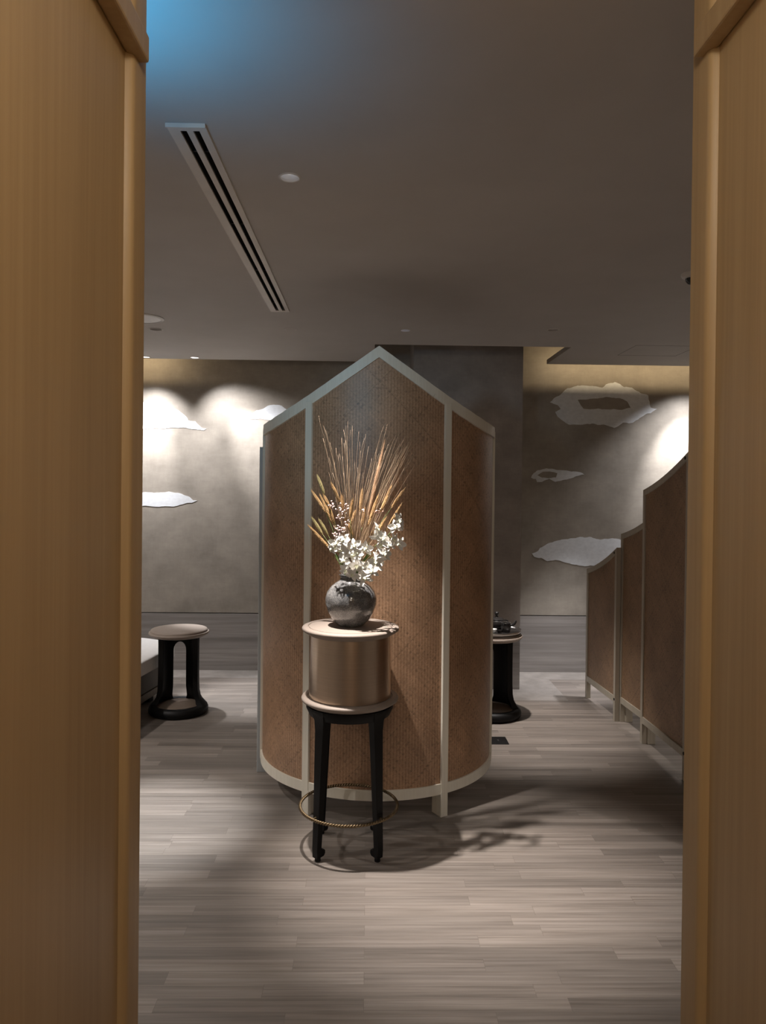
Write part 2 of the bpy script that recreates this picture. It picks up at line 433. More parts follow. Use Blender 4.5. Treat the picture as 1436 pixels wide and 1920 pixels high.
# ------------------------------------------------------------------ ceiling things
vt = thing('ceiling_vent', (vx, (VY0 + VY1) / 2, CEIL), 'long narrow linear air diffuser with two dark slots in the ceiling', 'air vent')
L = VY1 - VY0; hw = vent_w / 2
bm = bmesh.new()
zt = -0.006
sl = [(-hw * .42, -hw * .10), (hw * .26, hw * .56)]       # the two slots in x
sl = [(-0.022, -0.004), (0.014, 0.032)]
e = 0.03
for x0, x1 in ((-hw, sl[0][0]), (sl[0][1], sl[1][0]), (sl[1][1], hw)):
    box(bm, x0, x1, -L / 2 + e, L / 2 - e, zt, 0.002)
box(bm, -hw, hw, -L / 2, -L / 2 + e, zt, 0.002); box(bm, -hw, hw, L / 2 - e, L / 2, zt, 0.002)
obj('frame', bm, M['ventmetal'], vt, smooth=0)
bm = bmesh.new()
for x0, x1 in sl:                                         # open troughs above the slots
    for a in ((x0 - .002, x0, -L / 2 + e, L / 2 - e, 0.0, .07), (x1, x1 + .002, -L / 2 + e, L / 2 - e, 0.0, .07), (x0 - .002, x1 + .002, -L / 2 + e, L / 2 - e, .07, .075)):
        box(bm, *a)
obj('plenum', bm, M['shadowgap'], vt, smooth=0)
for k in (0.08, 0.36, 0.64, 0.92):
    for x0, x1 in sl:
        obj('divider', boxbm(x0, x1, -L / 2 + L * k, -L / 2 + L * k + .008, 0.004, .02), M['shadowgap'], vt, smooth=0)
obj('end_cap', boxbm(-hw - .001, hw + .001, -L / 2 - .004, -L / 2, -0.012, 0.0), M['ventmetal'], vt, smooth=0)

LAB = {0: 'round recessed ceiling downlight in front of the screen, largest of the downlights', 1: 'unlit recessed ceiling downlight beside the round white speaker at the left door edge',
       2: 'small lit downlight in the ceiling above the screen, right of its peak', 3: 'unlit recessed downlight in the ceiling near the notch around the column',
       4: 'bright lit downlight near the ceiling edge above the left wall clouds', 5: 'bright lit downlight cut by the edge of the left wooden door'}
for k, (x, y, r, kind) in enumerate(lamps):
    t = thing('ceiling_downlight', (x, y, CEIL), LAB[k], 'ceiling light', 'recessed ceiling downlights')
    obj('trim_ring', lathebm([(r * .80, .004), (r * .82, -.003), (r * .9, -.0045), (r, -.002), (r, .0005), (r * .84, .0005), (r * .80, .004)], 40), M['whitepaint'], t)
    d = r * 1.3
    obj('reflector', lathebm([(r * .84, 0.0), (r * .80, d * .25), (r * .66, d * .62), (r * .45, d * .9), (r * .43, d), (r * .52, d), (r * .9, d * .5), (r * .86, 0.0)], 40), M['reflector'], t)
    obj('lens', lathebm([(0, d * .34), (r * .55, d * .36), (r * .765, d * .42), (r * .74, d * .46), (0, d * .46)], 32),
        {'main': M['lampmain'], 'dim': M['lampdim'], 'on': M['lampon'], 'off': M['lampoff']}[kind], t)
p = ceil_pt(261, 596)
t = thing('ceiling_speaker', (p.x, p.y, CEIL), 'round white ceiling speaker grille beside the left wooden door', 'speaker')
obj('rim', lathebm([(.128, 0), (.128, -.006), (.135, -.008), (.146, -.004), (.146, 0)], 48), M['whitepaint'], t)
obj('grille', lathebm([(0, -.005), (.10, -.005), (.128, -.004), (.128, 0), (0, 0)], 48), M['whitepaint'], t)
p = ceil_pt(545, 617.5)
t = thing('sprinkler_cover', (p.x, p.y, CEIL + .001), 'flush round sprinkler cover plate painted like the ceiling', 'sprinkler')
obj('plate', lathebm([(0, -.003), (.040, -.003), (.043, -.001), (.043, .02), (0, .02)], 32), M['ceiling'], t)
obj('gap_ring', lathebm([(.034, -.0034), (.036, -.0038), (.038, -.0034), (.036, -.003), (.034, -.0034)], 32), M['ventmetal'], t)
p = ceil_pt(1299, 513)
t = thing('dome_camera', (p.x, p.y, CEIL + .001), 'small ceiling dome camera half hidden by the right wooden door', 'security camera')
obj('base', lathebm([(0, .02), (.050, .02), (.052, -.010), (.046, -.02), (.034, -.024), (0, -.024)], 32), M['whitepaint'], t)
obj('dome', lathebm([(.033, -.022), (.031, -.036), (.022, -.047), (.010, -.052), (0, -.053)], 32), M['darkglass'], t)

# ------------------------------------------------------------------ wall clouds
def z7(x, y): return (250 + x * .188, 640 + y * .188)
def z8(x, y): return (940 + x * .2646, 620 + y * .2646)
def jag(pts, amp, seed):
    out = []; n = len(pts)
    for i in range(n):
        a = pts[i]; b = pts[(i + 1) % n]
        k = max(1, int(math.hypot(b[0] - a[0], b[1] - a[1]) / 0.016))
        for j in range(k):
            t = j / k; x = a[0] + (b[0] - a[0]) * t; z = a[1] + (b[1] - a[1]) * t
            d = noise.noise_vector(Vector((x * 22 + seed, z * 22, seed * 3.1))); d2 = noise.noise_vector(Vector((x * 70, z * 70 + seed, 5)))
            out.append((x + d.x * amp + d2.x * amp * .4, z + d.z * amp + d2.z * amp * .4))
    return out
def cloud(conv, outer, hole, label, seed, soft=False):
    def w(pts): return [(at(*conv(*q), BACK).x, at(*conv(*q), BACK).z) for q in pts]
    o = jag(w(outer), 0.008, seed); loops = [o]
    if hole: loops.append(jag(w(hole), 0.006, seed + 9))
    cx = sum(q[0] for q in o) / len(o); cz = min(q[1] for q in o)
    bm = bmesh.new(); es = []
    for lp in loops:
        vs = [bm.verts.new((x - cx, -0.003, z - cz)) for x, z in lp]
        es += [bm.edges.new((vs[i], vs[(i + 1) % len(vs)])) for i in range(len(vs))]
    bmesh.ops.triangle_fill(bm, use_beauty=True, use_dissolve=False, edges=es)
    r = bmesh.ops.extrude_edge_only(bm, edges=es)
    for v in [g for g in r['geom'] if isinstance(g, bmesh.types.BMVert)]: v.co.y = 0.0
    ob = obj('wall_cloud', bm, M['cloud'], loc=(cx, BACK, cz), smooth=0)
    tag(ob, label, 'wall art', 'silver cloud shapes on the back wall')
cloud(z8, [(348, 508), (375, 480), (420, 450), (470, 410), (540, 390), (640, 390), (715, 405), (740, 380), (800, 365), (840, 380), (870, 400), (920, 400), (960, 430), (1040, 460), (1050, 520), (1060, 545), (1100, 555), (1070, 575), (1030, 590), (980, 620), (930, 655), (860, 655), (800, 690), (740, 670), (640, 660), (560, 665), (470, 665), (430, 640), (400, 610), (380, 575), (420, 555), (400, 530)],
      [(540, 490), (640, 485), (740, 470), (850, 480), (890, 500), (915, 545), (850, 560), (700, 555), (580, 555), (555, 520)], 'large ring-shaped silver cloud near the ceiling on the right back wall', 1)
cloud(z8, [(210, 1040), (225, 1010), (260, 985), (320, 975), (400, 985), (470, 995), (540, 1000), (585, 1018), (540, 1030), (480, 1050), (420, 1065), (380, 1072), (340, 1050), (290, 1070), (255, 1072), (245, 1050)],
      [(255, 1025), (290, 1000), (340, 995), (395, 1010), (385, 1040), (330, 1045), (285, 1042)], 'smallest silver cloud, a thin ring beside the dark column on the back wall', 2)
cloud(z8, [(218, 1580), (265, 1560), (270, 1540), (330, 1510), (400, 1485), (470, 1475), (540, 1465), (620, 1463), (700, 1480), (800, 1472), (900, 1500), (930, 1560), (820, 1620), (700, 1660), (600, 1668), (520, 1660), (440, 1640), (380, 1625), (330, 1635), (280, 1610), (230, 1605)],
      None, 'solid silver cloud low on the right wall, partly behind the stepped screen', 3)
cloud(z7, [(-60, 600), (120, 610), (220, 625), (290, 650), (400, 655), (450, 690), (490, 730), (540, 770), (550, 790), (620, 800), (650, 830), (680, 855), (730, 870), (700, 885), (620, 875), (520, 860), (410, 862), (120, 870), (-200, 880), (-350, 800), (-250, 660)],
      None, 'large brightly lit silver cloud under the spotlights at the left door edge', 4)
cloud(z7, [(120, 1505), (250, 1510), (350, 1500), (460, 1520), (560, 1550), (600, 1580), (635, 1590), (580, 1605), (500, 1625), (420, 1640), (300, 1650), (120, 1640), (-100, 1640), (-180, 1580), (-80, 1520)],
      None, 'flat silver cloud lower on the left wall, below the bright one', 5)
cloud(z7, [(1125, 765), (1150, 745), (1200, 710), (1230, 690), (1290, 680), (1340, 645), (1400, 630), (1480, 640), (1560, 700), (1600, 760), (1500, 790), (1320, 778), (1200, 772)],
      None, 'silver cloud on the back wall cut by the left edge of the curved screen', 6)

# ------------------------------------------------------------------ curved screen
CX, CY, CR = 0.051, 4.023, 0.612
ROT = R(-1.1)
# roof line: angle from the ridge (deg) -> height
PROF = [(0, 2.191), (8, 2.131), (16, 2.075), (24, 2.022), (32, 1.976), (40, 1.938), (50, 1.902), (60, 1.877), (70, 1.865), (81, 1.862), (95, 1.866)]
def roof(a):
    a = abs(math.degrees(a))
    for (a0, z0), (a1, z1) in zip(PROF, PROF[1:]):
        if a <= a1: return z0 + (z1 - z0) * (a - a0) / (a1 - a0)
    return PROF[-1][1]
def cyl(a, r): return Vector((r * math.sin(a + ROT), -r * math.cos(a + ROT)))
scr = thing('curved_screen', (CX, CY, 0), 'tall curved woven bamboo screen with peaked top and pale wood frame', 'screen')
ZB0, ZB1 = 0.108, 0.156
RAIL_T = 0.032
def arc_band(a0, a1, zlo, zhi, r_out, r_in, n):
    bm = bmesh.new(); uv = bm.loops.layers.uv.new('UVMap'); rows = []
    for i in range(n + 1):
        a = a0 + (a1 - a0) * i / n
        po, pi = cyl(a, r_out), cyl(a, r_in)
        rows.append((a, [bm.verts.new((*po, zlo(a))), bm.verts.new((*po, zhi(a))), bm.verts.new((*pi, zhi(a))), bm.verts.new((*pi, zlo(a)))]))
    for (a, p), (b, q) in zip(rows, rows[1:]):
        for k in range(4):
            j = (k + 1) % 4
            f = bm.faces.new((p[k], q[k], q[j], p[j]))
            for lp, (ang, vv) in zip(f.loops, ((a, p[k]), (b, q[k]), (b, q[j]), (a, p[j]))): lp[uv].uv = (ang * CR, vv.co.z)
    bm.faces.new(rows[0][1]); bm.faces.new(rows[-1][1][::-1])
    return bm
SA = R(32.2); EA = R(84.5); HS = 0.0185 / CR
top_t = 0.052
def slope_t(a): return top_t
for name, a0, a1 in (('woven_panel', -EA + 2 * HS, -SA - HS * .8), ('woven_panel', -SA + HS * .8, SA - HS * .8), ('woven_panel', SA + HS * .8, EA - 2 * HS)):
    obj(name, arc_band(a0, a1, lambda a: ZB1 - .01, lambda a: roof(a) - slope_t(a) + .01, CR - .006, CR - .018, 64), M['weave'], scr, smooth=60)
obj('top_rail', arc_band(-EA, EA, lambda a: roof(a) - slope_t(a), roof, CR + .004, CR - .028, 160), M['pale'], scr, smooth=30)
obj('bottom_rail', arc_band(-EA, EA, lambda a: ZB0, lambda a: ZB1, CR + .003, CR - .028, 120), M['pale'], scr, smooth=30)
def post(a, w, zt, rin, z0=0.0):
    bm = bmesh.new()
    hw_ = w / 2
    c = cyl(a, 1.0); tdir = Vector((c.y, -c.x)) * -1
    def q(z):
        o_ = []
        for rr, ss in ((CR + .006, -1), (CR + .006, 1), (rin, 1), (rin, -1)):
            b = c * rr + tdir * hw_ * ss; o_.append((b.x, b.y, z))
        return o_
    hexa(bm, q(z0), q(zt)); return bm
for s in (-1, 1):
    obj('stile', post(s * SA, 0.037, roof(SA) - .03, CR - .026), M['pale'], scr, smooth=0, bevel=0.002)
    obj('leg', post(s * (SA - R(.3)), 0.035, ZB0 + .01, CR - .068), M['pale'], scr, smooth=0, bevel=0.002)
    obj('end_stile', post(s * (EA - HS), 0.037, roof(EA) - .02, CR - .026, ZB0 + .002), M['pale'], scr, smooth=0, bevel=0.002)

# flat grey post of a second screen behind it
pb = on_z(481, 1448, 0); zt_ = at(489, 838, pb.y).z
g = thing('flat_screen', (pb.x, pb.y, 0), 'flat grey framed screen panel standing edge-on behind the curved screen', 'screen')
obj('front_stile', boxbm(0, .055, 0, .035, 0.0, zt_), M['bluegrey'], g, smooth=0, bevel=0.003)
obj('woven_panel', boxbm(.024, .036, .035, .62, .12, zt_ - .05), M['lining'], g, smooth=0)
obj('back_stile', boxbm(0.01, .05, .62, .66, 0.0, zt_), M['bluegrey'], g, smooth=0, bevel=0.003)
obj('rail', boxbm(0.012, .048, .035, .62, zt_ - .05, zt_), M['bluegrey'], g, smooth=0)
obj('rail', boxbm(0.012, .048, .035, .62, .08, .12), M['bluegrey'], g, smooth=0)

# ------------------------------------------------------------------ stepped screen on the right
feet = [(1098, 1308), (1150, 1351), (1201, 1393), (1280, 1463)]
fp = [on_z(u, v) for u, v in feet]
dlast = fp[3] + (fp[3] - fp[2]) * 2.0  # hidden end of the last panel lengthened to block light leaking past
fp.append(dlast)
def zat(u, v, y): return at(u, v, y).z
tops = [(zat(1094.5, 1067, fp[0].y), zat(1149, 1026, fp[1].y)), (zat(1151, 1001, fp[1].y), zat(1195, 971, fp[2].y)),
        (zat(1196, 919, fp[2].y), zat(1285, 845, fp[3].y))]
z4 = zat(1284.5, 812, fp[3].y); tops.append((z4, z4 + 0.22))
stp = thing('stepped_screen', (fp[2].x, fp[2].y, 0), 'dark woven folding screen stepping up towards the right door', 'folding screen')
org = Vector((fp[2].x, fp[2].y, 0))
for k in range(4):
    A, B = fp[k].copy(), fp[k + 1].copy(); A.z = B.z = 0
    d = (B - A); ln = d.length; d.normalize(); nrm = Vector((d.y, -d.x, 0))
    if nrm.x > 0: nrm = -nrm               # outward normal looks into the room (towards -X)
    if k in (1, 3): A -= nrm * .034; B -= nrm * .034     # every second panel is set back behind its neighbours
    else: A -= d * .015; B += d * .022; ln += .037       # the front panels lap over them
    zA, zB = tops[k]
    def crv(t): return zA + (zB - zA) * (0.62 * t + 0.38 * t * t)
    th = 0.030; st = 0.032
    def pt(s_, o_, z): return A + d * s_ + nrm * o_ + Vector((0, 0, z)) - org
    zb = 0.125
    # frame: two stiles, curved head rail, bottom rail
    bm = bmesh.new()
    for s0, s1 in ((0.002, st), (ln - st, ln - .002)):
        ta, tb = crv(s0 / ln), crv(s1 / ln)
        hexa(bm, [pt(s0, 0, 0.0), pt(s1, 0, 0.0), pt(s1, -th, 0.0), pt(s0, -th, 0.0)], [pt(s0, 0, ta), pt(s1, 0, tb), pt(s1, -th, tb), pt(s0, -th, ta)])
    nseg = 12; prev = None
    for i in range(nseg + 1):
        s_ = st + (ln - 2 * st) * i / nseg; z = crv(s_ / ln)
        ring = [bm.verts.new(pt(s_, 0, z - .035)), bm.verts.new(pt(s_, 0, z)), bm.verts.new(pt(s_, -th, z)), bm.verts.new(pt(s_, -th, z - .035))]
        if prev:
            for a in range(4):
                b = (a + 1) % 4; bm.faces.new((prev[a], ring[a], ring[b], prev[b]))
        prev = ring
    hexa(bm, [pt(st, 0, zb), pt(ln - st, 0, zb), pt(ln - st, -th, zb), pt(st, -th, zb)], [pt(st, 0, zb + .04), pt(ln - st, 0, zb + .04), pt(ln - st, -th, zb + .04), pt(st, -th, zb + .04)])
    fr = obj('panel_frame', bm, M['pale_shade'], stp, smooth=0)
    bm = bmesh.new(); uv = bm.loops.layers.uv.new('UVMap'); prev = None
    for i in range(nseg + 1):
        s_ = st + (ln - 2 * st) * i / nseg; z = crv(s_ / ln) - .033
        ring = [bm.verts.new(pt(s_, -.008, zb + .038)), bm.verts.new(pt(s_, -.008, z)), bm.verts.new(pt(s_, -.020, z)), bm.verts.new(pt(s_, -.020, zb + .038))]
        if prev:
            for a in range(4):
                b = (a + 1) % 4; f = bm.faces.new((prev[1][a], ring[a], ring[b], prev[1][b]))
                for lp, (sx, vv) in zip(f.loops, ((prev[0], prev[1][a]), (s_, ring[a]), (s_, ring[b]), (prev[0], prev[1][b]))): lp[uv].uv = (sx, vv.co.z)
        else: bm.faces.new(ring)
        prev = (s_, ring)
    bm.faces.new(prev[1][::-1])
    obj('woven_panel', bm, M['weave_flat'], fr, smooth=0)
    for s_, z in ((ln - .045, crv(1 - .045 / ln) - .017), (ln - .016, zb + .02)):
        bm = bmesh.new(); tube(bm, [pt(s_, -.004, z), pt(s_, .002, z)], .009, 14)
        obj('bolt', bm, M['black'], fr, smooth=40)
    if k in (1, 2):
        bm = bmesh.new()
        hexa(bm, [pt(.01, -th - .05, 0), pt(.045, -th - .05, 0), pt(.045, -th - .001, 0), pt(.01, -th - .001, 0)], [pt(.01, -th - .05, .14), pt(.045, -th - .05, .14), pt(.045, -th - .001, .14), pt(.01, -th - .001, .14)])
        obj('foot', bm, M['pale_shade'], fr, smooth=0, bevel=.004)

# ------------------------------------------------------------------ pedestal stand
TX, TY = -0.073, 3.2
st_ = thing('pedestal_stand', (TX, TY, 0), 'tall round plant stand with bronze drum, black legs and twisted brass ring', 'stand')
ZT, ZL = 0.952, 0.655
RD = 0.208
def disc_prof(z, r=RD, th=.034):
    return [(0, z), (r - .031, z), (r - .0295, z - .0035), (r - .027, z - .0035), (r - .0255, z - .0002), (r - .010, z - .0005), (r - .003, z - .003), (r, z - .009), (r - .002, z - .015), (r - .012, z - .022), (r - .032, z - th), (0, z - th)]
obj('tabletop', lathebm(disc_prof(ZT), 96), M['leather'], st_, smooth=50)
obj('drum', lathebm([(0, ZT - .03), (.171, ZT - .03), (.1725, ZT - .09), (.175, ZL + .001), (0, ZL + .001)], 96), M['bronze'], st_, smooth=50)
obj('lower_disc', lathebm(disc_prof(ZL), 96), M['leather'], st_, smooth=50)
ZA = ZL - .034
obj('apron', lathebm([(.150, ZA + .001), (.186, ZA + .001), (.1865, ZA - .012), (.178, ZA - .030), (.174, ZA - .040), (.156, ZA - .040), (.150, ZA + .001)], 96), M['black'], st_, smooth=50)
def stand_leg(ang):
    """square section leg set diagonally; tapers on its inner sides, splays to the foot, foot curls inwards"""
    bm = bmesh.new(); rings = []
    c = Vector((math.cos(ang), math.sin(ang), 0)); t = Vector((-c.y, c.x, 0))
    spec = [(ZA + .001, .186, .075, .055), (ZA - .02, .183, .070, .048), (ZA - .045, .176, .058, .042), (ZA - .09, .175, .050, .038), (.40, .180, .044, .035), (.2, .186, .036, .031), (.10, .190, .033, .029), (.05, .192, .032, .028), (.016, .190, .032, .028)]
    for z, ro, w, dp in spec:
        q = [c * ro + t * w / 2, c * ro - t * w / 2, c * (ro - dp) - t * w / 2 * .8, c * (ro - dp) + t * w / 2 * .8]
        rings.append([bm.verts.new((p.x, p.y, z)) for p in q])
    for a, b in zip(rings, rings[1:]):
        for k in range(4):
            j = (k + 1) % 4; bm.faces.new((a[k], a[j], b[j], b[k]))
    bm.faces.new(rings[0]); bm.faces.new(rings[-1][::-1])
    # scroll at the foot
    prof = [(.168, .016), (.150, .018), (.1435, .028), (.144, .040), (.150, .046), (.157, .044), (.160, .052), (.170, .056)]
    w = .026
    va = [bm.verts.new(c * r_ + t * w / 2 + Vector((0, 0, z_))) for r_, z_ in prof]; vb = [bm.verts.new(c * r_ - t * w / 2 + Vector((0, 0, z_))) for r_, z_ in prof]
    bm.faces.new(va); bm.faces.new(vb[::-1])
    for i in range(len(prof)):
        j = (i + 1) % len(prof); bm.faces.new((va[i], vb[i], vb[j], va[j]))
    return bm, c
for k in range(4):
    bm, c = stand_leg(R(45 + 90 * k))
    lg = obj('leg', bm, M['black'], st_, smooth=30, bevel=.002)
    obj('glide', lathebm([(0, 0), (.012, 0), (.013, .004), (.011, .017), (0, .017)], 20, (c.x * .174, c.y * .174, 0)), M['black'], lg)
bm = bmesh.new(); n = 520
for ph in (0, PI):
    pts = []
    for i in range(n):
        a = 2 * PI * i / n; tw = a * 54 + ph
        r_ = .2085 + .0034 * math.cos(tw); pts.append((r_ * math.cos(a), r_ * math.sin(a), .183 + .0034 * math.sin(tw)))
    tube(bm, pts, .0040, 7, closed=True)
obj('foot_ring', bm, M['brass'], st_, smooth=180)
for k in range(4):
    a = R(45 + 90 * k); bm = bmesh.new()
    tube(bm, [(.184 * math.cos(a), .184 * math.sin(a), .183), (.206 * math.cos(a), .206 * math.sin(a), .183)], .004, 8)
    obj('ring_pin', bm, M['brass'], st_)

# ------------------------------------------------------------------ vase and its flowers
vs = tag(obj('vase', lathebm([(0, 0), (.050, 0), (.056, .004), (.078, .026), (.098, .060), (.1095, .095), (.110, .118), (.102, .146), (.084, .170), (.062, .186), (.050, .195), (.046, .204), (.048, .214), (.054, .220), (.050, .221), (.042, .212), (.040, .200), (.046, .186), (.080, .150), (.085, .11), (.06, .03), (0, .02)], 72), M['vase'], loc=(TX, TY, ZT), smooth=180),
         'round mottled grey glazed vase on top of the pedestal stand', 'vase')
NECK = Vector((TX, TY, ZT + .215))
def z1(x, y): return (540 + x * .2604, 720 + y * .2604)
def zp(x, y, dy): return at(*z1(x, y), TY + dy)
def neck_pt(k=.03):
    a = random.uniform(0, 2 * PI); r = k * math.sqrt(random.random())
    return NECK + Vector((r * math.cos(a), r * math.sin(a), -.035))
# tall dry grass
tips = [(220, 225), (255, 300), (270, 330), (300, 420), (345, 460), (370, 500), (400, 330), (415, 300), (430, 270), (450, 330), (462, 300), (510, 340), (560, 360), (580, 450), (525, 480), (550, 390), (640, 460),
        (670, 360), (690, 300), (715, 290), (735, 340), (742, 400), (740, 460), (775, 370), (805, 430), (865, 195), (880, 320), (925, 230), (960, 280), (1060, 70), (1050, 150), (1030, 210), (970, 380), (900, 420),
        (830, 560), (295, 530), (335, 560), (390, 520), (480, 560), (500, 600), (600, 560), (620, 620), (655, 500), (700, 480), (722, 430), (760, 560), (820, 470), (400, 640), (445, 600), (790, 520), (850, 450), (320, 640), (870, 380), (680, 560), (640, 560), (540, 640)]
tips += [(x + random.uniform(-50, 50), y + random.uniform(40, 190)) for x, y in tips[2:46:2]]
for i, (x, y) in enumerate(tips):
    b = neck_pt(.028); dy = random.uniform(-.05, .06)
    tp = zp(x, y, dy)
    mid = b.lerp(tp, .5) + Vector(((tp.x - b.x) * random.uniform(-.22, -.02), random.uniform(-.02, .02), .03))
    pts = bez(b, mid, tp, 14)
    if i % 3 == 0:                                       # some stems kink near the tip
        pts[-2] += Vector((random.uniform(-.006, .006), 0, 0)); pts[-3] += Vector((random.uniform(-.004, .004), 0, 0))
    loc = Vector(b); bm = bmesh.new()
    tube(bm, [p - loc for p in pts], [.0010 - .0006 * k / 14 for k in range(15)], 5)
    o = obj('dried_grass_stem', bm, M['straw'], loc=loc, smooth=180)
    tag(o, 'thin dry grass stem rising above the wheat in the grey vase', 'dried grass', 'tall thin grass stems in the vase')
# long reed plume
def grainy(bm, a, b, r, n_ring, seed, tail=.5, per=7):
    """a bristly ear from a (bottom) to b (tip)"""
    a, b = Vector(a), Vector(b); ax = (b - a); ln = ax.length; ax.normalize()
    s = ax.cross(Vector((0, 1, 0))).normalized(); t = ax.cross(s); rnd = random.Random(seed)
    for i in range(n_ring):
        f = i / (n_ring - 1); rr = r * (math.sin(PI * min(1, .18 + f * .82)) ** .6 * .75 + .1)
        c = a + ax * ln * f
        for k in range(per):
            an = 2 * PI * (k + (i % 2) * .5) / per + rnd.uniform(-.15, .15)
            o_ = s * math.cos(an) + t * math.sin(an)
            p0 = c + o_ * rr * .15; p1 = c + o_ * rr * .75 + ax * r * 1.1; p2 = c + o_ * rr * rnd.uniform(.85, 1.2) + ax * r * (2.9 + rnd.uniform(0, 1.3))
            w = rr * .34 + .0003; sd = ax.cross(o_).normalized() * w
            v = [bm.verts.new(p0), bm.verts.new(p1 + sd), bm.verts.new(p2), bm.verts.new(p1 - sd), bm.verts.new(p1 + o_ * w)]
            bm.faces.new((v[0], v[1], v[4])); bm.faces.new((v[1], v[2], v[4])); bm.faces.new((v[2], v[3], v[4])); bm.faces.new((v[3], v[0], v[4])); bm.faces.new((v[0], v[3], v[2], v[1]))
    tube(bm, [a, a + ax * ln], [r * .4, r * .12], 6)
def stalk(name, tip, base, r, label, cat, group, em, sm, dy, rings, per=7):
    b = neck_pt(.026); tp = zp(*tip, dy); eb = zp(*base, dy * .9)
    root = thing(name, b, label, cat, group)
    bm = bmesh.new(); mid = b.lerp(eb, .55) + Vector(((eb.x - b.x) * -.12, 0, .012))
    tube(bm, [p - b for p in bez(b, mid, eb, 10)], .0013, 5)
    obj('stem', bm, sm, root, smooth=180)
    bm = bmesh.new(); grainy(bm, eb - b, tp - b, r, rings, random.random(), per=per)
    obj('ear', bm, em, root, smooth=0)
stalk('reed_plume', (690, 440), (580, 950), .0085, 'longest bushy brown reed plume standing behind the wheat ears', 'dried grass', None, M['plume'], M['straw'], .02, 60, 8)
L_ = 'golden wheat ear leaning left in the grey vase'; R_ = 'golden wheat ear leaning right in the grey vase'; U_ = 'golden wheat ear standing upright in the middle of the bouquet'; G_ = 'greenish wheat ear at the left side of the bouquet'
wheat = [((185, 790), (272, 925), L_, 0), ((240, 820), (325, 1010), L_, 0), ((322, 738), (372, 852), L_, 0), ((262, 812), (305, 905), L_, 0), ((222, 688), (262, 800), G_, 1), ((388, 830), (398, 925), U_, 0),
         ((462, 862), (448, 970), U_, 0), ((532, 786), (518, 915), U_, 0), ((186, 985), (250, 1085), G_, 1), ((165, 1038), (300, 1185), L_, 0), ((238, 1000), (290, 1095), G_, 1), ((735, 758), (676, 895), R_, 0),
         ((822, 778), (742, 895), R_, 0), ((803, 888), (705, 1065), R_, 0), ((640, 828), (580, 1010), R_, 0), ((548, 915), (532, 1030), U_, 0), ((476, 940), (452, 1020), U_, 0), ((300, 900), (335, 1015), L_, 0),
         ((420, 990), (470, 1090), L_, 0), ((590, 1085), (560, 1140), R_, 0), ((705, 840), (660, 930), R_, 0), ((610, 950), (545, 1090), R_, 0), ((270, 880), (330, 1000), L_, 0), ((690, 990), (640, 1080), R_, 0)]
for i, (tp, bs, lab, gr) in enumerate(wheat):
    stalk('wheat_stalk', tp, bs, .0076, lab, 'dried wheat', {L_: 'wheat ears leaning left', R_: 'wheat ears leaning right', U_: 'upright wheat ears', G_: 'greenish wheat ears'}[lab],
          M['wheatgreen'] if gr else M['wheat'], M['stemgreen'] if gr or i % 3 == 0 else M['straw'], random.uniform(-.07, .03), 16)
# berry sprigs
bmb = bmesh.new(); bmesh.ops.create_icosphere(bmb, subdivisions=2, radius=.0037)
for v in bmb.verts: v.co *= 1 + .12 * noise.noise(v.co * 500)
bme = bpy.data.meshes.new('berry'); bmb.to_mesh(bme); bmb.free(); bme.materials.append(M['berry'])
for p_ in bme.polygons: p_.use_smooth = True
bme2 = bme.copy(); bme2.materials.clear(); bme2.materials.append(M['berrybrown'])
sprigs = [((315, 860), 34, 10, 'uppermost sprig of tiny pale pink berries in the vase', -.05), ((388, 895), 52, 18, 'wide sprig of pale pink berries among the left wheat ears', -.06), ((372, 962), 28, 9, 'sprig of pale berries between the wheat and the lowest berry cluster', -.07),
          ((425, 995), 26, 8, 'small pale berry sprig beside dark twigs above the white orchids', -.06), ((357, 1057), 54, 30, 'densest cluster of pale pink berries just above the left orchids', -.09), ((545, 912), 12, 4, 'tiny white berry sprig in the middle of the wheat', -.05), ((655, 920), 30, 10, 'brown berry sprig among the right wheat ears', -.05)]
for k, ((x, y), rad, n_, lab, dy) in enumerate(sprigs):
    b = neck_pt(.02); cpt = zp(x, y + rad * .6, dy); root = thing('berry_sprig', b, lab, 'dried berries', 'berry sprigs in the vase')
    bm = bmesh.new(); tube(bm, [p - b for p in bez(b, b.lerp(cpt, .55) + Vector((0, 0, .02)), cpt, 10)], .0011, 5)
    bs = []
    for i in range(n_):
        a = random.uniform(0, 2 * PI); q = math.sqrt((i + .5) / n_) * rad
        p = zp(x + q * math.cos(a) * 1.05, y + q * math.sin(a) * .85, dy + random.uniform(-.02, .02)); bs.append(p)
        tube(bm, [cpt - b, cpt.lerp(p, .5) - b + Vector((0, 0, .002)), p - b], .0005, 4)
    obj('twig', bm, M['twig'], root, smooth=180)
    for p in bs:
        o = bpy.data.objects.new('berry', bme2 if (k == 6 and random.random() < .6) else bme); C.objects.link(o); o.parent = root; o.location = p - b
        s_ = random.uniform(.75, 1.15); o.scale = (s_, s_, s_)
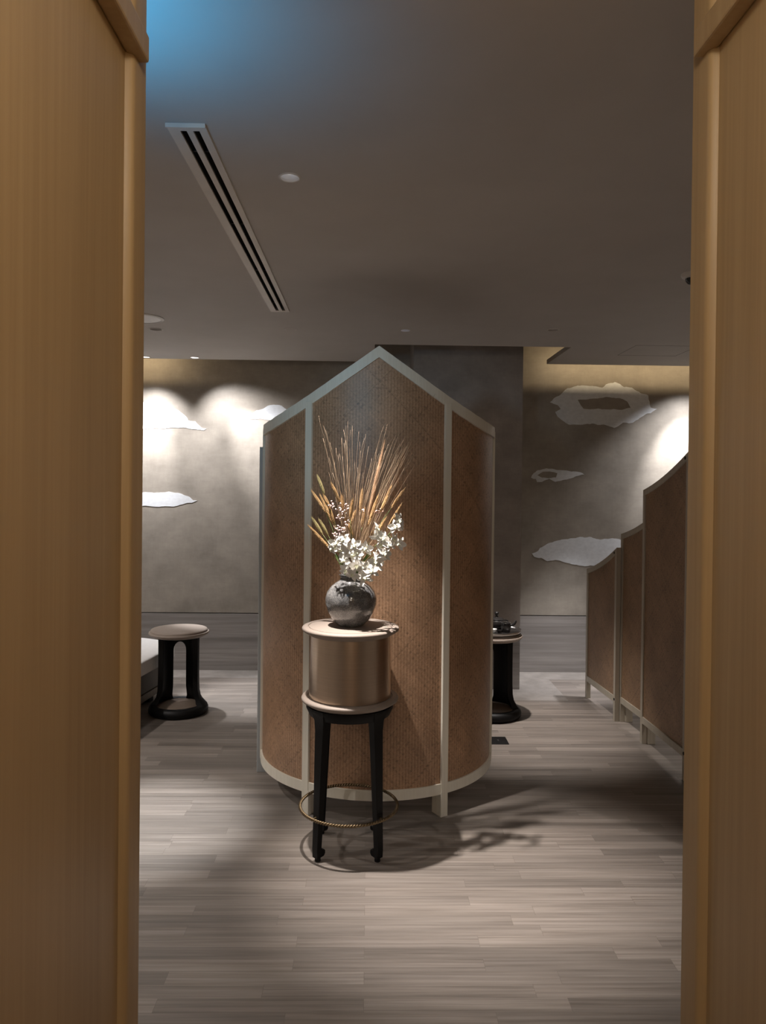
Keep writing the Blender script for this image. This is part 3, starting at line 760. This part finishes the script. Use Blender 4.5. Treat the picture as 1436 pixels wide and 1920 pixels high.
# orchids
def petal(bm, ang, ln, wd, cup, tilt):
    """one petal in the flower's own frame: opens in XZ, faces -Y"""
    nu, nv = 6, 4; rows = []
    for i in range(nu + 1):
        u = i / nu; half = wd * (math.sin(PI * min(.97, .12 + u * .86)) ** .75) * .5
        row = []
        for j in range(nv + 1):
            v = (j / nv - .5) * 2
            x = v * half; rr = .003 + u * ln
            y = -cup * (v * v) * half + tilt * u * u * ln - .002
            # ripple near the edge
            y += .0016 * math.sin(9 * u + 3 * v + ang * 5) * abs(v)
            row.append(bm.verts.new((x * math.cos(ang) + rr * math.sin(ang), y, -x * math.sin(ang) + rr * math.cos(ang))))
        rows.append(row)
    for a, b in zip(rows, rows[1:]):
        for j in range(nv): bm.faces.new((a[j], a[j + 1], b[j + 1], b[j]))
def bloom_mesh(seed):
    rnd = random.Random(seed); bm = bmesh.new()
    for a in (0, 128, -128): petal(bm, R(a + rnd.uniform(-8, 8)), .027, .015, .35, rnd.uniform(-.15, .5))
    for a in (68, -68): petal(bm, R(a + rnd.uniform(-8, 8)), .028, .023, .3, rnd.uniform(-.3, .35))
    me_ = bpy.data.meshes.new('bloom'); bmesh.ops.recalc_face_normals(bm, faces=bm.faces); bm.to_mesh(me_); bm.free(); me_.materials.append(M['petal'])
    for p in me_.polygons: p.use_smooth = True
    return me_
bloom_ms = [bloom_mesh(i) for i in range(5)]
bm = bmesh.new()
tube(bm, [(0, 0, .002), (0, -.005, .001), (0, -.011, -.004), (0, -.013, -.010), (0, -.011, -.015)], [.0035, .0055, .0058, .0045, .001], 10)
for s in (-1, 1): tube(bm, [(s * .002, -.003, 0), (s * .007, -.008, -.001), (s * .008, -.012, .002)], [.003, .0035, .0008], 8)
bmesh.ops.recalc_face_normals(bm, faces=bm.faces)
lip_me = bpy.data.meshes.new('lip'); bm.to_mesh(lip_me); bm.free(); lip_me.materials.append(M['lip'])
for p in lip_me.polygons: p.use_smooth = True
sprays = [([(318, 1185), (345, 1150), (400, 1125), (385, 1195), (420, 1195), (478, 1165), (470, 1235), (500, 1215)], 'white orchid spray on the left under the pale berry cluster', -.09, -25),
          ([(405, 1270), (420, 1345), (465, 1370), (485, 1305), (535, 1320), (575, 1325), (600, 1350), (548, 1400)], 'white orchid spray hanging lowest over the rim of the vase', -.12, 0),
          ([(555, 1185), (625, 1285), (655, 1255), (690, 1225), (640, 1310)], 'white orchid spray on the right just above the vase shoulder', -.09, 12),
          ([(640, 1045), (645, 1105), (680, 1115), (660, 1155), (725, 1165), (755, 1115), (795, 1150), (775, 1030), (795, 990)], 'white orchid spray reaching furthest right and highest', -.07, 25)]
for k, (pts, lab, dy, yaw) in enumerate(sprays):
    b = neck_pt(.02); root = thing('orchid_spray', b, lab, 'orchid', 'white orchid sprays in the vase')
    P_ = [zp(x, y, dy + random.uniform(-.02, .02)) for x, y in pts]
    c0 = sum(P_, Vector()) / len(P_); end = P_[-1]
    back = Vector((0, .028, 0))
    path = bez(b, b.lerp(c0, .6) + Vector((0, 0, .05)) + back, c0 + back, 8) + bez(c0 + back, c0.lerp(end, .5) + back, end + back * .6, 6)[1:]
    bm = bmesh.new(); tube(bm, [p - b for p in path], .0017, 6)
    for p in P_:
        q = min(path, key=lambda w_: (w_ - p).length)
        tube(bm, [q - b, (q.lerp(p, .5) + Vector((0, .004, .004))) - b, p + Vector((0, .003, 0)) - b], .0008, 5)
    obj('stem', bm, M['stemgreen'], root, smooth=180)
    for i, p in enumerate(P_):
        o = bpy.data.objects.new('bloom', bloom_ms[(i + k * 2) % 5]); C.objects.link(o); o.parent = root; o.location = p - b
        o.rotation_euler = (R(random.uniform(-30, 25)), R(random.uniform(-35, 35)), R(yaw + random.uniform(-40, 40)))
        s_ = random.uniform(1.05, 1.32); o.scale = (s_, s_, s_)
        l = bpy.data.objects.new('lip', lip_me); C.objects.link(l); l.parent = o; l.scale = (.75, .75, .75)
# green leaf blades among the stems
for k, (x, y, dy) in enumerate([(600, 1190, -.05), (610, 1230, -.06), (330, 1230, -.03), (560, 1250, -.07), (640, 1190, -.03), (300, 1180, 0)]):
    b = neck_pt(.02); tp = zp(x, y, dy); pts = bez(b, b.lerp(tp, .5) + Vector((0, -.01, .03)), tp, 8); bm = bmesh.new(); prev = None
    side = Vector((.0045, .002, 0))
    for i, p in enumerate(pts):
        w_ = math.sin(PI * (.15 + .82 * i / 8)); r_ = [bm.verts.new(p - b - side * w_), bm.verts.new(p - b + Vector((0, .0012, -.001))), bm.verts.new(p - b + side * w_)]
        if prev:
            bm.faces.new((prev[0], prev[1], r_[1], r_[0])); bm.faces.new((prev[1], prev[2], r_[2], r_[1]))
        prev = r_
    tag(obj('leaf_blade', bm, M['stemgreen'], loc=b, smooth=180), 'narrow green leaf blade between the white orchids', 'leaf', 'green leaf blades in the vase')

# ------------------------------------------------------------------ round side tables
def side_table(loc, label):
    root = thing('round_side_table', loc, label, 'side table', 'round side tables with black arched legs')
    zt = .570; r = .200
    top = obj('tabletop', lathebm([(0, zt - .046), (r - .025, zt - .046), (r - .008, zt - .036), (r, zt - .026), (r - .002, zt - .019), (r - .010, zt - .016), (0, zt - .016)], 72), M['leather'], root, smooth=50)
    obj('pad', lathebm([(0, zt), (r - .03, zt - .0005), (r - .016, zt - .003), (r - .011, zt - .009), (r - .012, zt - .017), (0, zt - .017)], 72), M['leather'], top, smooth=60)
    obj('base', lathebm([(0, .0), (.170, .0), (.186, .004), (.196, .016), (.198, .032), (.192, .048), (.178, .060), (.160, .064), (.148, .058), (.144, .048), (0, .044)], 72), M['black'], root, smooth=50)
    obj('base_pad', lathebm([(0, .066), (.10, .064), (.130, .058), (.1415, .050), (.143, .044), (0, .044)], 64), M['leather_dark'], root, smooth=60)
    prof = [(.050, .190), (.066, .176), (.085, .160), (.11, .147), (.15, .139), (.22, .136), (.32, .135), (.385, .135), (.400, .135), (.415, .135), (.428, .135), (.438, .135), (.446, .135), (.452, .135), (.456, .135), (.459, .135), (.460, .135), (.50, .136), (.525, .138)]
    def leg(a0, a1, g0, g1):
        """angles are measured from the side facing the viewer, clockwise seen from above"""
        bm = bmesh.new(); rows = []; nn = 18
        for z, ro in prof:
            k = 0.0 if z < .40 else 1 - math.sqrt(max(0, 1 - ((z - .40) / .06) ** 2)) if z < .46 else 1.0
            f = max(0, (.10 - z) / .05) * .12
            e0, e1 = a0 - (g0 * k) - f, a1 + (g1 * k) + f
            ring = []
            for rr in (ro, ro - .034 if z > .07 else ro - .045):
                ring.append([bm.verts.new((rr * math.sin(e0 + (e1 - e0) * i / nn), -rr * math.cos(e0 + (e1 - e0) * i / nn), z)) for i in range(nn + 1)])
            rows.append(ring)
        for (o1, i1), (o2, i2) in zip(rows, rows[1:]):
            for i in range(nn):
                bm.faces.new((o1[i], o1[i + 1], o2[i + 1], o2[i])); bm.faces.new((i1[i], i2[i], i2[i + 1], i1[i + 1]))
            bm.faces.new((o1[0], o2[0], i2[0], i1[0])); bm.faces.new((o1[nn], i1[nn], i2[nn], o2[nn]))
        for o1, i1 in (rows[0], rows[-1]):
            for i in range(nn): bm.faces.new((o1[i], i1[i], i1[i + 1], o1[i + 1]))
        return bm
    obj('leg', leg(R(78), R(166), R(0), R(24.6)), M['black'], root, smooth=50)
    obj('leg', leg(R(-145), R(-78), R(24.6), R(0)), M['black'], root, smooth=50)
    return root
pl = on_z(334.5, 1335, 0); pr = on_z(922, 1341, 0)
t1 = side_table((pl.x, pl.y, 0), 'round taupe side table with black arched legs by the daybed on the left')
t2 = copy_tree(t1); t2.location = (pr.x, pr.y, 0)
t2['label'] = 'round side table holding the black teapot, right of the curved screen'
t1.rotation_euler.z = R(0)

# tea tray and pots on the right table
ZTT = .5705
tr = thing('tea_tray', (pr.x, pr.y, ZTT), 'round dark tray with silver rim on the right side table', 'tray')
obj('tray_base', lathebm([(0, 0), (.180, 0), (.186, .004), (.187, .008), (.178, .009), (0, .009)], 72), M['blackpot'], tr, smooth=50)
obj('rim', lathebm([(.179, .008), (.184, .014), (.187, .020), (.191, .021), (.192, .018), (.188, .010), (.186, .004), (.179, .008)], 72), M['steel'], tr, smooth=60)
ZTR = ZTT + .0092
pp = at(931, 1172, pr.y + .05)
tp_ = thing('teapot', (pp.x, pr.y + .05, ZTR), 'black stoneware teapot with tall lid knob, half hidden by the curved screen', 'teapot')
obj('body', lathebm([(0, 0), (.034, 0), (.038, .003), (.050, .014), (.057, .032), (.056, .050), (.048, .064), (.044, .067), (0, .067)], 48), M['blackpot'], tp_, smooth=60)
lid = obj('lid', lathebm([(.049, .066), (.050, .070), (.040, .076), (.020, .081), (0, .082)], 48), M['blackpot'], tp_, smooth=60)
obj('knob', lathebm([(0, .080), (.012, .081), (.010, .086), (.0085, .092), (.013, .100), (.0155, .109), (.013, .116), (.006, .119), (0, .1195)], 28), M['blackpot'], lid, smooth=60)
bm = bmesh.new(); tube(bm, bez((-.050, -.01, .03), (-.078, -.02, .035), (-.088, -.024, .066), 8), [.012, .0115, .011, .010, .009, .008, .0075, .007, .0068], 12)
obj('spout', bm, M['blackpot'], tp_, smooth=60)
bm = bmesh.new(); tube(bm, bez((.045, .02, .055), (.10, .05, .06), (.085, .04, .015), 10), .005, 8)
obj('handle', bm, M['blackpot'], tp_, smooth=60)
pc = at(948.5, 1174, pr.y - .06)
jg = thing('side_handle_jug', (pc.x, pr.y - .06, ZTR), 'small black tea jug with upturned side handle in front of the teapot', 'jug')
obj('body', lathebm([(0, 0), (.024, 0), (.027, .004), (.032, .018), (.032, .034), (.027, .048), (.0285, .058), (.031, .063), (.0285, .063), (.026, .056), (.024, .05), (0, .049)], 40), M['blackpot'], jg, smooth=60)
bm = bmesh.new(); tube(bm, bez((.026, 0, .046), (.056, -.004, .044), (.066, -.006, .078), 10), [.0085, .0085, .009, .0095, .010, .010, .010, .0095, .009, .008, .006], 12)
obj('side_handle', bm, M['blackpot'], jg, smooth=60)
obj('rim', lathebm([(.0285, .0625), (.031, .0632), (.0315, .0645), (.029, .065), (.0272, .0638), (.0285, .0625)], 40), M['steel'], jg, smooth=60)
pc = at(924, 1172, pr.y - .09)
cp = thing('tea_cup', (pc.x, pr.y - .09, ZTR), 'small white tea cup on the tray at the curved screen edge', 'cup')
obj('bowl', lathebm([(0, 0), (.012, 0), (.014, .003), (.022, .012), (.026, .022), (.0275, .026), (.026, .026), (.022, .016), (.012, .006), (0, .005)], 36), M['porcelain'], cp, smooth=60)
pc = at(936.5, 1174, pr.y - .10)
obc = tag(obj('tea_cup', lathebm([(0, 0), (.010, 0), (.0115, .003), (.015, .010), (.0165, .018), (.0172, .021), (.0158, .021), (.013, .010), (0, .005)], 32), M['blackpot'], loc=(pc.x, pr.y - .10, ZTR), smooth=60), 'tiny black tea cup in front of the teapot on the tray', 'cup')

# ------------------------------------------------------------------ daybed, floor socket
corner = at(303, 1290, 5.42)
bd = thing('daybed', (corner.x, 5.42, 0), 'low grey upholstered daybed behind the left wooden door', 'bed', rz=R(-8.8))
obj('body', boxbm(-.85, 0, -1.9, 0, .105, .275), M['greyfab'], bd, smooth=0, bevel=.012)
obj('plinth', boxbm(-.845, -.004, -1.895, -.004, .05, .100), M['bedwood'], bd, smooth=0, bevel=.003)
for x, y in ((-.07, -.08), (-.78, -.08), (-.07, -1.82), (-.78, -1.82)): obj('leg', boxbm(x - .03, x + .03, y - .03, y + .03, 0, .052), M['black'], bd, smooth=0)
bm = boxbm(-.84, .085, -1.88, .125, .28, .385)
bmesh.ops.subdivide_edges(bm, edges=bm.edges, cuts=6, use_grid_fill=True)
for v in bm.verts:
    if v.co.z > .3: v.co.z += .012 * noise.noise(v.co * 7) + .03 * (1 - min(1, abs((v.co.x + .41) / .43)) ** 4)
    if v.co.z < .29: v.co.z = .276
q = obj('mattress', bm, M['linen'], loc=(corner.x, 5.42, 0), smooth=180, sub=2); q.rotation_euler.z = R(-8.8)
q.name = 'linen_mattress'; tag(q, 'white linen covered mattress lying on the low grey daybed', 'mattress')
fs = on_z(934, 1389, 0)
ob = thing('floor_socket', (fs.x - .0, fs.y, 0), 'small black square floor socket beside the curved screen', 'floor socket')
obj('plate', boxbm(-.07, .055, -.066, .066, 0, .004), M['black'], ob, smooth=0, bevel=.0015)
bm = bmesh.new(); box(bm, -.005, .004, -.012, .012, .004, .0046); obj('latch', bm, M['steel'], ob, smooth=0)

# ------------------------------------------------------------------ lights
def spot(loc, aim, power, ang, blend, col, rad=.02):
    d = bpy.data.lights.new('spot_light', 'SPOT'); d.energy = power; d.spot_size = R(ang); d.spot_blend = blend; d.color = col; d.shadow_soft_size = rad
    o = bpy.data.objects.new('spot_light', d); C.objects.link(o); o.location = loc
    o.rotation_euler = (Vector(aim) - Vector(loc)).to_track_quat('-Z', 'Y').to_euler(); return o
def area(loc, aim, power, sx, sy, col, spread=180):
    d = bpy.data.lights.new('area_light', 'AREA'); d.energy = power; d.shape = 'RECTANGLE'; d.size = sx; d.size_y = sy; d.color = col; d.spread = R(spread)
    o = bpy.data.objects.new('area_light', d); C.objects.link(o); o.location = loc
    o.rotation_euler = (Vector(aim) - Vector(loc)).to_track_quat('-Z', 'Y').to_euler(); return o
def point(loc, power, col, rad=.05):
    d = bpy.data.lights.new('point_light', 'POINT'); d.energy = power; d.color = col; d.shadow_soft_size = rad
    o = bpy.data.objects.new('point_light', d); C.objects.link(o); o.location = loc; return o
NEU = (1.0, .93, .88); WHI = (.98, .97, 1.0); WARM = (1.0, .77, .47)
spot((-.36, 3.0, 2.53), (.40, 3.0, 0), 450, 43, 1.0, NEU, .018)           # on the bouquet
spot((-1.10, 3.5, 2.53), (-1.02, 3.42, 0), 420, 28, .9, (.94, .97, 1.0), .03)         # pool left of the stand
l5 = (lamps[5][0], lamps[5][1] - .02, 2.53); l4 = (lamps[4][0], lamps[4][1] - .02, 2.53); l6 = (2.75, 5.82, 2.53)
for l, aim, wide, core in ((l5, (-1.84, BACK, 1.80), 104, 125), (l4, (-.80, BACK, 1.72), 84, 150), (l6, (2.60, BACK, 1.78), 78, 175)):   # wall washers: one lamp each, flood and core of its beam
    spot(l, (aim[0], aim[1], aim[2] - .45), wide, 96, 1.0, WHI, .02)
    spot(l, aim, core, 41, 1.0, WHI, .02)
spot((-1.60, 5.5, 2.53), (-.82, 5.48, 0), 350, 30, .9, (.95, .97, 1.0), .03)          # floor behind, left
spot((.75, 4.75, 2.53), (1.0, 4.80, 0), 280, 44, .9, NEU, .03)            # right table
spot((2.0, 5.45, 2.53), (1.55, 5.95, -.1), 300, 34, .9, WHI, .03)          # foot of the right wall
area((2.62, 5.93, 2.64), (2.62, 6.25, 2.5), 4.5, 2.3, .02, WARM)
area((-2.6, 5.93, 2.64), (-2.6, 6.25, 2.5), 5.0, 1.9, .02, WARM)
BL = (-.74, 1.40, 2.12)                                                    # blue glow by the left jamb
spot(BL, (-.62, 1.52, 2.55), 20, 110, 1.0, (.05, .50, 1.0), .06)
spot(BL, (-.22, 3.45, 1.90), 40, 34, 1.0, (.36, .72, 1.0), .06)
point((.1, .3, 2.46), 12, (1.0, .90, .76), .08)                            # passage lamp above the viewer
point((.0, -1.0, 2.3), 15, (1.0, .88, .74), .08)                            # added unseen lamp behind the viewer, brightens the drum and screen front
spot((lamps[2][0], lamps[2][1], 2.52), (lamps[2][0], lamps[2][1], 0), 300, 26, .6, NEU, .03)   # small lit downlight behind the screen
for x, y, p in ((-2.4, 2.2, 110), (-2.6, 4.0, 120), (2.6, 1.8, 80), (2.9, 4.2, 45)):   # added fill lamps out of view, bouncing light up to the ceiling
    spot((x, y, 2.53), (x, y, 0), p, 120, .6, NEU, .04)

w = bpy.data.worlds.new('world'); bpy.context.scene.world = w; w.use_nodes = True
w.node_tree.nodes['Background'].inputs[0].default_value = (.9, .85, .8, 1); w.node_tree.nodes['Background'].inputs[1].default_value = .02
vs_ = bpy.context.scene.view_settings
vs_.view_transform = 'Standard'; vs_.look = 'None'; vs_.exposure = 0.0; vs_.gamma = 1.0; vs_.use_curve_mapping = False
